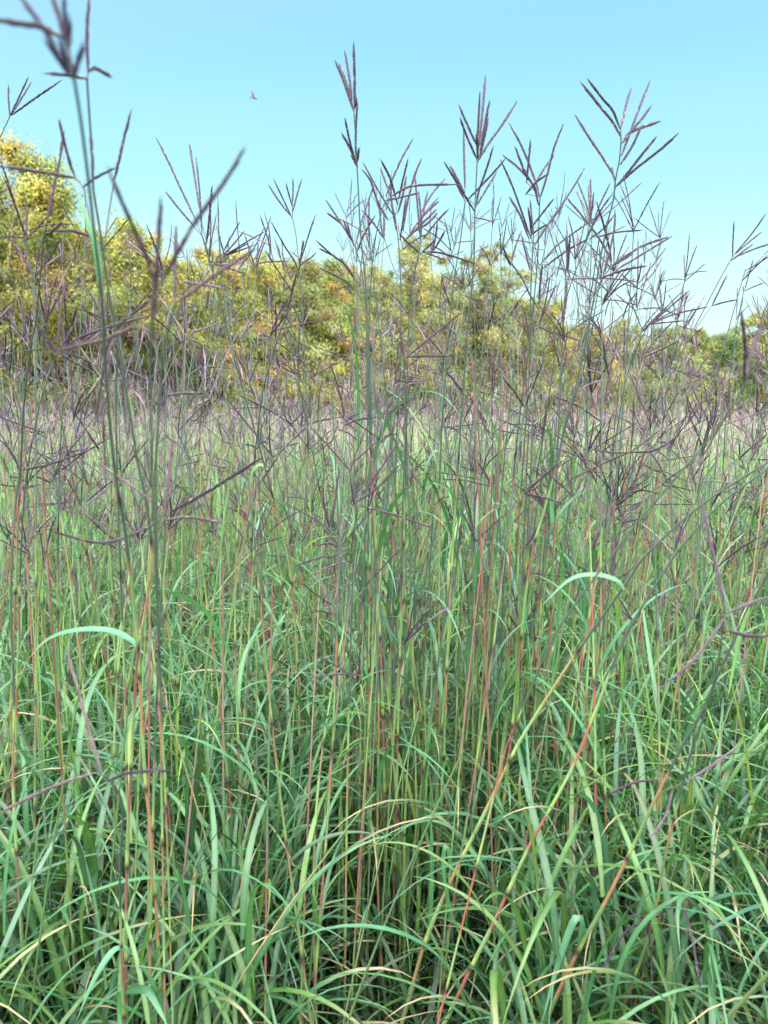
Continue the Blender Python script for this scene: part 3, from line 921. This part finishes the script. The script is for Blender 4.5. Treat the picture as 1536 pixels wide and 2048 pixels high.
H('big candelabra headed stalk, widest head of long spikes at the upper right', (1.8, 1.25), 2.8,
  [(985, 1800), (1008, 1600), (1030, 1400), (1050, 1200), (1068, 1090), (1086, 1030), (1115, 925), (1130, 847), (1146, 795), (1167, 704), (1187, 600), (1196, 545), (1206, 488), (1217, 439), (1227, 397), (1231, 358), (1238, 325), (1242, 286), (1241, 262)],
  [(None, [[(1240, 257), (1225, 221), (1206, 198), (1175, 158)], [(1241, 273), (1225, 244), (1196, 208), (1162, 165)], [(1242, 255), (1253, 208), (1262, 176)], [(1243, 312), (1267, 247), (1284, 202), (1301, 159)], [(1245, 286), (1264, 260), (1284, 237), (1303, 211)], [(1245, 286), (1258, 267), (1284, 255), (1320, 243)], [(1241, 329), (1264, 293), (1284, 250)]]),
   ([(1230, 395), (1229, 385), (1232, 373)], [[(1232, 373), (1271, 338), (1316, 303), (1358, 266)], [(1234, 370), (1248, 355), (1284, 309), (1313, 274)], [(1225, 348), (1206, 316), (1179, 276), (1150, 230)], [(1229, 358), (1225, 345), (1223, 335)]])],
  [([(1105, 1045), (1102, 1010), (1098, 990), (1090, 1000)], 4.6, 1.2), ([(1045, 1270), (1060, 1190), (1100, 1155), (1140, 1160)], 5, 0.6)], 4.4)
H('stalk with windmill head of crossing spikes under the big candelabra head', (2.0, 1.6), 2.2,
  [(1030, 1500), (1062, 1050), (1090, 850), (1112, 700), (1132, 600), (1152, 540), (1170, 495), (1178, 455)],
  [(None, [[(1176, 447), (1157, 423), (1134, 396)], [(1179, 452), (1181, 407), (1181, 358)], [(1181, 439), (1185, 410), (1187, 386)], [(1223, 519), (1215, 481), (1205, 442), (1193, 404)], [(1173, 475), (1202, 420), (1224, 389)], [(1082, 527), (1114, 491), (1157, 459), (1210, 422)], [(1179, 478), (1205, 459), (1230, 429)], [(1192, 475), (1231, 465), (1286, 460)], [(1088, 535), (1134, 501), (1176, 478)], [(1180, 450), (1200, 480), (1224, 522)]])], (), 4.2)
H('stalk whose long spikes sweep right, under the windmill head', (2.0, 1.45), 2.2,
  [(1055, 1500), (1090, 1050), (1130, 860), (1165, 745), (1182, 670), (1192, 605), (1201, 562)],
  [(None, [[(1232, 540), (1264, 521), (1313, 491), (1345, 472)], [(1225, 530), (1248, 514), (1287, 491), (1336, 474)], [(1202, 556), (1248, 540), (1293, 532)], [(1225, 531), (1245, 520), (1265, 508)], [(1210, 545), (1228, 460), (1230, 418)]]),
   ([(1176, 690), (1160, 610), (1136, 540)], [[(1136, 540), (1138, 505), (1140, 470)], [(1136, 545), (1134, 500), (1132, 470)], [(1134, 560), (1132, 600), (1125, 660)]])], (), 4.2)
H('small slender stalk with upright spike and side spray, right of the windmill head', (2.5, 2.1), 2.0,
  [(1205, 1200), (1225, 900), (1242, 740), (1258, 650), (1275, 577)],
  [(None, [[(1275, 576), (1276, 530), (1276, 477)], [(1276, 569), (1303, 534), (1333, 494)], [(1280, 575), (1305, 548), (1325, 515)], [(1276, 565), (1280, 545), (1283, 525)], [(1275, 576), (1258, 562), (1241, 546)], [(1273, 585), (1255, 610), (1245, 640)]])], (), 4.2)
H('leaning thin stalk at the far right with five spikes over the low treeline', (2.1, 1.75), 2.0,
  [(1195, 1500), (1235, 1100), (1270, 920), (1310, 809), (1333, 766), (1361, 712), (1384, 664), (1407, 621), (1435, 567), (1460, 522)],
  [(None, [[(1465, 513), (1466, 480), (1468, 443)], [(1469, 509), (1503, 468), (1533, 426)], [(1469, 509), (1497, 485), (1523, 464)], [(1463, 521), (1483, 505), (1506, 488)], [(1469, 515), (1506, 499), (1545, 486)]]),
   ([(1390, 660), (1405, 638), (1424, 611)], [[(1424, 611), (1441, 576), (1454, 551)], [(1426, 611), (1450, 604), (1476, 599)]])], (), 3.4)
H('thin stalk with two short spikes at right border above the grey green trees', (2.4, 2.1), 1.8,
  [(1435, 1200), (1448, 900), (1457, 780), (1467, 690), (1476, 640), (1487, 584)],
  [(None, [[(1490, 578), (1498, 548), (1507, 518)], [(1489, 582), (1508, 573), (1527, 566)], [(1487, 582), (1486, 574)]])], (), 3.4)
H('stalk with three spikes spreading flat over the low treeline, right of the tangle', (2.0, 1.6), 2.0,
  [(1190, 1300), (1220, 950), (1236, 850), (1252, 760), (1275, 692), (1296, 653)],
  [(None, [[(1296, 653), (1341, 613), (1379, 581)], [(1304, 647), (1336, 633), (1370, 623), (1416, 614)], [(1299, 649), (1330, 645), (1365, 642)]])], (), 3.6)
H('stalk close to the lens at right border, dark blurred upright spike', (0.95, 0.70), 1.2,
  [(1010, 1500), (1100, 1290), (1160, 1195), (1240, 1090), (1300, 1015), (1390, 912), (1440, 850), (1470, 805), (1490, 768)],
  [(None, [[(1489, 766), (1490, 690), (1482, 622)], [(1493, 757), (1503, 707), (1527, 648)]])], (), 3.0, (0.04, 0.022, 0.035))
H('long leaning stalk, uppermost of those slanting in from the right border', (1.5, 0.9), 3.0,
  [(805, 2040), (820, 1990), (850, 1885), (900, 1765), (960, 1645), (1010, 1540), (1050, 1465), (1150, 1310), (1250, 1170), (1290, 1112), (1400, 1012), (1540, 922), (1680, 840)],
  [(None, [[(1690, 830), (1760, 780)], [(1690, 835), (1700, 760)]])],
  [([(905, 1760), (893, 1690), (888, 1740), (905, 1830), (945, 1920)], 5.0, 0.9), ([(858, 1880), (862, 1780), (862, 1660), (860, 1568)], 4.6, 1.2), ([(985, 1640), (1020, 1628), (1080, 1670), (1130, 1760), (1147, 1830)], 5.2, 0.8)])
H('long leaning stalk in the lower right with one leaf arching over it', (1.4, 0.95), 2.8,
  [(880, 2060), (895, 2035), (945, 1930), (985, 1850), (1060, 1690), (1140, 1545), (1185, 1437), (1250, 1275), (1330, 1140), (1370, 1085), (1450, 1000), (1545, 930), (1640, 850)],
  [(None, [[(1640, 850), (1700, 790)], [(1640, 850), (1660, 770)]])],
  [([(1248, 1180), (1235, 1162), (1190, 1150), (1140, 1160), (1080, 1215)], 4.0, 0.8), ([(1080, 1650), (1105, 1575), (1140, 1560), (1175, 1600)], 4.4, 0.8)])
H('leaning stalk at lower right with big red internode and broad folded leaf', (1.3, 0.85), 3.0,
  [(1085, 2060), (1110, 2000), (1160, 1895), (1205, 1815), (1270, 1685), (1305, 1610), (1360, 1500), (1400, 1430), (1450, 1320), (1500, 1215), (1560, 1100)],
  [(None, [[(1560, 1100), (1600, 1000)], [(1560, 1100), (1590, 1040)]]),
   ([(1305, 1610), (1330, 1580), (1345, 1575)], [[(1315, 1560), (1270, 1565), (1218, 1588)], [(1378, 1560), (1425, 1530), (1472, 1496)], [(1345, 1578), (1332, 1630), (1302, 1675)]])],
  [([(1158, 1900), (1162, 1845), (1150, 1840), (1120, 1920), (1080, 2060)], 6.4, 1.0), ([(1500, 1215), (1480, 1280), (1455, 1400)], 3.5, 0.5)], 4.2, (0.13, 0.085, 0.135))
H('stalk with four armed purple head low at the right border, one arm upright', (1.35, 0.85), 2.0,
  [(1235, 2045), (1288, 1900), (1313, 1810), (1333, 1700), (1378, 1520), (1412, 1420), (1436, 1330), (1448, 1232)],
  [(None, [[(1446, 1198), (1425, 1100), (1400, 994)], [(1455, 1226), (1495, 1208), (1545, 1192)], [(1450, 1236), (1395, 1310), (1328, 1372)], [(1458, 1262), (1500, 1272), (1545, 1270)]]),
   ([(1302, 1850), (1299, 1846), (1296, 1845)], [[(1296, 1845), (1250, 1865), (1195, 1955)], [(1297, 1848), (1303, 1930), (1306, 2030)], [(1292, 1845), (1270, 1830), (1250, 1808)], [(1300, 1842), (1330, 1822), (1360, 1803)]]),
   ([(1330, 1730), (1345, 1770), (1363, 1790)], [[(1363, 1792), (1385, 1880), (1402, 1985)], [(1366, 1790), (1410, 1830), (1458, 1885)]])], (), 4.0, (0.10, 0.065, 0.11))
H('low stalk at the lower left with purple spikes lying almost level', (1.15, 0.75), 2.0,
  [(248, 2050), (243, 1900), (240, 1750), (246, 1640), (240, 1590), (210, 1552)],
  [(None, [[(202, 1545), (170, 1430), (133, 1298)], [(188, 1546), (95, 1578), (-8, 1630)], [(215, 1563), (262, 1545), (346, 1541)]])],
  [([(246, 1895), (225, 1905), (190, 1960), (150, 2050)], 6.0, 0.8), ([(250, 1985), (275, 1978), (300, 1985), (335, 2050)], 6.0, 0.8)], 3.6, (0.12, 0.075, 0.10))
H('pair side stalk at the lower left border with red internode and dark nodes', (1.35, 1.1), 2.6,
  [(52, 2060), (45, 1900), (38, 1780), (33, 1700), (26, 1560), (28, 1400), (22, 1200), (30, 1020), (40, 940)],
  [(None, [[(40, 940), (20, 900), (0, 880)], [(42, 938), (65, 880), (85, 850)], [(40, 940), (95, 930), (180, 900)]])],
  [([(0, 1905), (22, 1920), (45, 1980), (62, 2060)], 5.5, 0.8), ([(40, 1690), (20, 1660), (0, 1655)], 4.0, 0.8)], 3.6)
H('stalk with thick mauve spike slanting up right, left of the tallest stalk base', (1.2, 0.95), 2.0,
  [(300, 1900), (310, 1500), (322, 1200), (330, 1080), (328, 1030)],
  [(None, [[(328, 1028), (337, 960), (345, 880)], [(340, 1025), (420, 980), (525, 915)], [(320, 1015), (260, 970), (195, 925)], [(330, 1040), (380, 1035), (440, 1045)], [(318, 1045), (210, 1085), (100, 1062)]])], (), 4.2, (0.10, 0.06, 0.095))
H('stalk with dark three armed head in front of the tall airy trees', (1.7, 1.25), 2.0,
  [(790, 1700), (800, 1300), (806, 1000), (812, 830), (808, 718)],
  [(None, [[(808, 718), (800, 665), (785, 630)], [(812, 715), (860, 675), (922, 625)], [(812, 714), (850, 712), (902, 712)], [(807, 712), (802, 690), (800, 655)]])], (), 4.4, (0.055, 0.03, 0.045))
H('short stalk with dark flat spikes across the middle of the field', (1.5, 1.15), 2.0,
  [(690, 1900), (696, 1500), (704, 1200), (712, 1012)],
  [(None, [[(722, 1012), (790, 1030), (872, 1058)], [(714, 1005), (755, 975), (800, 930)], [(708, 1010), (705, 985), (702, 965)], [(712, 1008), (745, 960), (800, 880)]]),
   ([(704, 1200), (670, 1100), (660, 1050)], [[(660, 1050), (670, 1000), (678, 940)], [(658, 1052), (648, 1010), (646, 980)]])], (), 3.8, (0.055, 0.03, 0.045))
H('stem with dark arched spikes at mid height right of the middle', (1.7, 1.3), 2.0,
  [(1120, 1800), (1170, 1500), (1215, 1200), (1252, 1000), (1262, 900)],
  [(None, [[(1262, 900), (1266, 850), (1268, 790)], [(1258, 905), (1200, 930), (1140, 960)], [(1262, 905), (1310, 900), (1360, 870)], [(1260, 905), (1225, 905), (1185, 900)], [(1264, 902), (1300, 875), (1320, 860)]])], (), 3.8, (0.055, 0.03, 0.045))

hr = np.random.default_rng(77)
for (label, (db, dt), r, s, heads, leaves, rw, pal) in HEROES:
    s = np.array(s, float)
    fine = spline(s, 120)
    L = np.concatenate([[0], np.cumsum(np.linalg.norm(np.diff(fine, axis=0), axis=1))])
    L /= L[-1]
    dep = db + (dt - db) * L

    def depth(x, y):
        return float(dep[np.argmin((fine[:, 0] - x) ** 2 + (fine[:, 1] - y) ** 2)])

    P = np.array([at(x, y, d) for (x, y), d in zip(fine, dep)])
    ok = P[:, 2] > 0.03
    i0 = int(np.argmax(ok))
    P = P[i0:]
    low = P[0]
    t0 = unit(P[0] - P[3])
    run = low[2] / max(0.35, -t0[2]) if t0[2] < 0 else low[2]
    foot = np.array([low[0] + t0[0] * run * 0.6, low[1] + t0[1] * run * 0.6, 0.0])
    P = np.vstack([spline([foot, (foot + low) / 2 + np.array([0, 0, 0.0]), low], 14)[:-1], P])
    tot = float(np.sum(np.linalg.norm(np.diff(P, axis=0), axis=1)))
    P = spline(P, max(60, int(tot / 0.015)))
    root = empty('grass_stalk', foot)
    tag(root, label, 'grass stalk', 'tall seed headed grass stalks standing clear of the thicket')
    stem_mesh(P - foot, r * 1.75 / 1000, 0.0010, hr, hr.uniform(0.6, 1), 7, 1.35).build('stem', M_STEM, root)
    for pts, half, turn in leaves:
        d0 = depth(*pts[0])
        q = spline(pts, 26)
        fall = hr.uniform(-0.10, 0.06)
        Lp = np.array([at(x, y, d0 + fall * k / 25) for k, (x, y) in enumerate(q)])
        T = tangents(Lp)
        view = unit(Lp - CAM)
        sd = unit(np.cross(T, view))
        nr = unit(np.cross(T, sd))
        ang = (math.pi / 2 - min(turn, 1.5)) + np.linspace(0, hr.uniform(-0.5, 0.5), 26)
        sd = unit(sd * np.cos(ang)[:, None] + nr * np.sin(ang)[:, None])
        leaf_mesh(Lp - foot, half / 1000 * 1.2, sd, hr, GREENS[hr.choice([0, 1, 2])] * 1.1).build('leaf', M_LEAF, root)
    for branch, racs in heads:
        if branch is None:
            e = fine[-1]
            d0 = depth(*e)
            br = P[-4:]
        else:
            d0 = depth(*branch[0])
            q = spline(branch, 14)
            br = np.array([at(x, y, d0) for x, y in q])
        ax = Acc()
        V, Q = tubes((br - foot)[None], np.full((1, len(br)), 0.0008), 5)
        ax.add(V, Q, (0.055, 0.060, 0.055))
        hub = br[-1]
        # short stalklets that join each raceme to the axis
        joint = []
        for rc in racs:
            p0 = at(rc[0][0], rc[0][1], d0)
            allp = P if branch is None else br
            near = allp[np.argmin(np.sum((allp - p0) ** 2, 1))]
            lowp = near - unit(p0 - near + UP * 1e-4) * 0
            joint.append((lowp, p0))
        for a0, b0 in joint:
            V, Q = tubes((spline([a0, b0], 4) - foot)[None], np.full((1, 4), 0.0006), 4)
            ax.add(V, Q, (0.055, 0.055, 0.055))
        hd = ax.build('seed_head', M_STEM, root)
        for rc in racs:
            q = spline(rc, 16)
            ln = np.linalg.norm(q[-1] - q[0]) / F * d0
            fall = hr.uniform(-0.45, 0.45) * ln
            Rp = np.array([at(x, y, d0 + fall * k / 15) for k, (x, y) in enumerate(q)])
            raceme_mesh(Rp - foot, rw / 1000 * hr.uniform(0.85, 1.1), hr, pal if (pal is not None and hr.random() < 0.8) else SEEDS[hr.integers(0, 2)]).build('raceme', M_SEED, hd)

# ------------------------------------------------------------------ tussocks at the feet of the tall stalks
def make_tussock(n_shoot, n_leaf, hmax, rng, spread=0.09, fan=0.22):
    root = empty('grass_tussock', (0, 0, 0))
    for k in range(n_shoot):
        h = hmax * rng.uniform(0.6, 1.0)
        az = rng.uniform(0, 6.283)
        p0 = rng.normal(0, spread, 2)
        s_ = np.linspace(0, 1, 60)
        off = fan * rng.uniform(0.1, 1.0) * h * s_ ** 1.5
        P = np.stack([p0[0] + math.cos(az) * off, p0[1] + math.sin(az) * off, h * s_], 1)
        stem_mesh(P, rng.uniform(0.0034, 0.0050), 0.0014, rng, rng.uniform(0.0, 0.45), 5).build('shoot', M_STEM, root)
        for q in range(n_leaf):
            j = int(rng.uniform(0.15, 0.9) * 59)
            L, sd = arch(P[j], rng.uniform(0, 6.283), rng.uniform(0.08, 0.4), rng.uniform(1.6, 2.9), rng.uniform(0.26, 0.52), 16, rng.normal(0, 0.4), rng.uniform(1.0, 1.8))
            leaf_mesh(L, rng.uniform(0.0034, 0.0064), sd, rng).build('leaf', M_LEAF, root)
    return root


tr = np.random.default_rng(31)
for (px, d, ns, nl, hm, sp, fan, lab) in [
    (775, 1.8, 50, 2, 1.8, 0.07, 0.17, 'dense upright tussock of green stems at the foot of the tallest stalk'),
    (1010, 1.9, 28, 2, 1.8, 0.055, 0.12, 'narrow tussock of upright stems at the foot of the two V headed stalk'),
    (470, 1.7, 9, 3, 1.0, 0.09, 0.3, 'leafy tussock with red and orange stems left of the tallest stalk tussock'),
    (620, 2.1, 10, 3, 1.1, 0.09, 0.25, 'leafy tussock close behind and left of the densest central tussock'),
    (120, 1.75, 9, 3, 1.0, 0.1, 0.3, 'leafy tussock with red stems near the lower left border'),
    (1180, 1.75, 9, 3, 1.05, 0.1, 0.3, 'leafy tussock under the long leaning stalks at the lower right'),
    (1430, 1.9, 10, 4, 1.0, 0.12, 0.35, 'bright green leafy tussock near the lower right border'),
]:
    t_ = make_tussock(ns, nl, hm, tr, sp, fan)
    t_.location = ((px - 768) / F * d, d, 0)
    tag(t_, lab, 'grass tussock', 'tussocks at the feet of the tall stalks')

# ------------------------------------------------------------------ the bird
bp = at(507, 196, 24.0)
bird = empty('bird', bp)
tag(bird, 'small dark bird with raised wing flying in the open sky', 'bird')
bird.rotation_euler = (0, 0, math.radians(8))
a = Acc()
s = np.linspace(0, 1, 14)
body = np.stack([-0.11 + 0.24 * s, 0 * s, 0.012 - 0.03 * s + 0.006 * np.sin(s * 5)], 1)
rad = np.interp(s, [0, 0.12, 0.2, 0.3, 0.55, 0.8, 0.9, 1], [0.012, 0.010, 0.012, 0.022, 0.026, 0.018, 0.015, 0.003])[None]
V, Q = tubes(body[None], rad, 10)
a.add(V, Q, (0.03, 0.025, 0.03))
a.build('body', M_BIRD, bird)
for sgn in (1, -1):
    a = Acc()
    q = spline([(0.01, 0.015 * sgn, 0.012), (-0.02, 0.045 * sgn, 0.10), (-0.055, 0.06 * sgn, 0.20)], 12)
    w = np.interp(np.linspace(0, 1, 12), [0, 0.3, 0.8, 1], [0.034, 0.030, 0.016, 0.003])
    V, Q, k = ribbons(q[None], w[None], np.tile([1.0, 0, 0.1], (1, 12, 1)), 0.1)
    a.add(V, Q, (0.035, 0.03, 0.035))
    o = a.build('wing', M_BIRD, bird)
    md = o.modifiers.new('thick', 'SOLIDIFY')
    md.thickness = 0.004
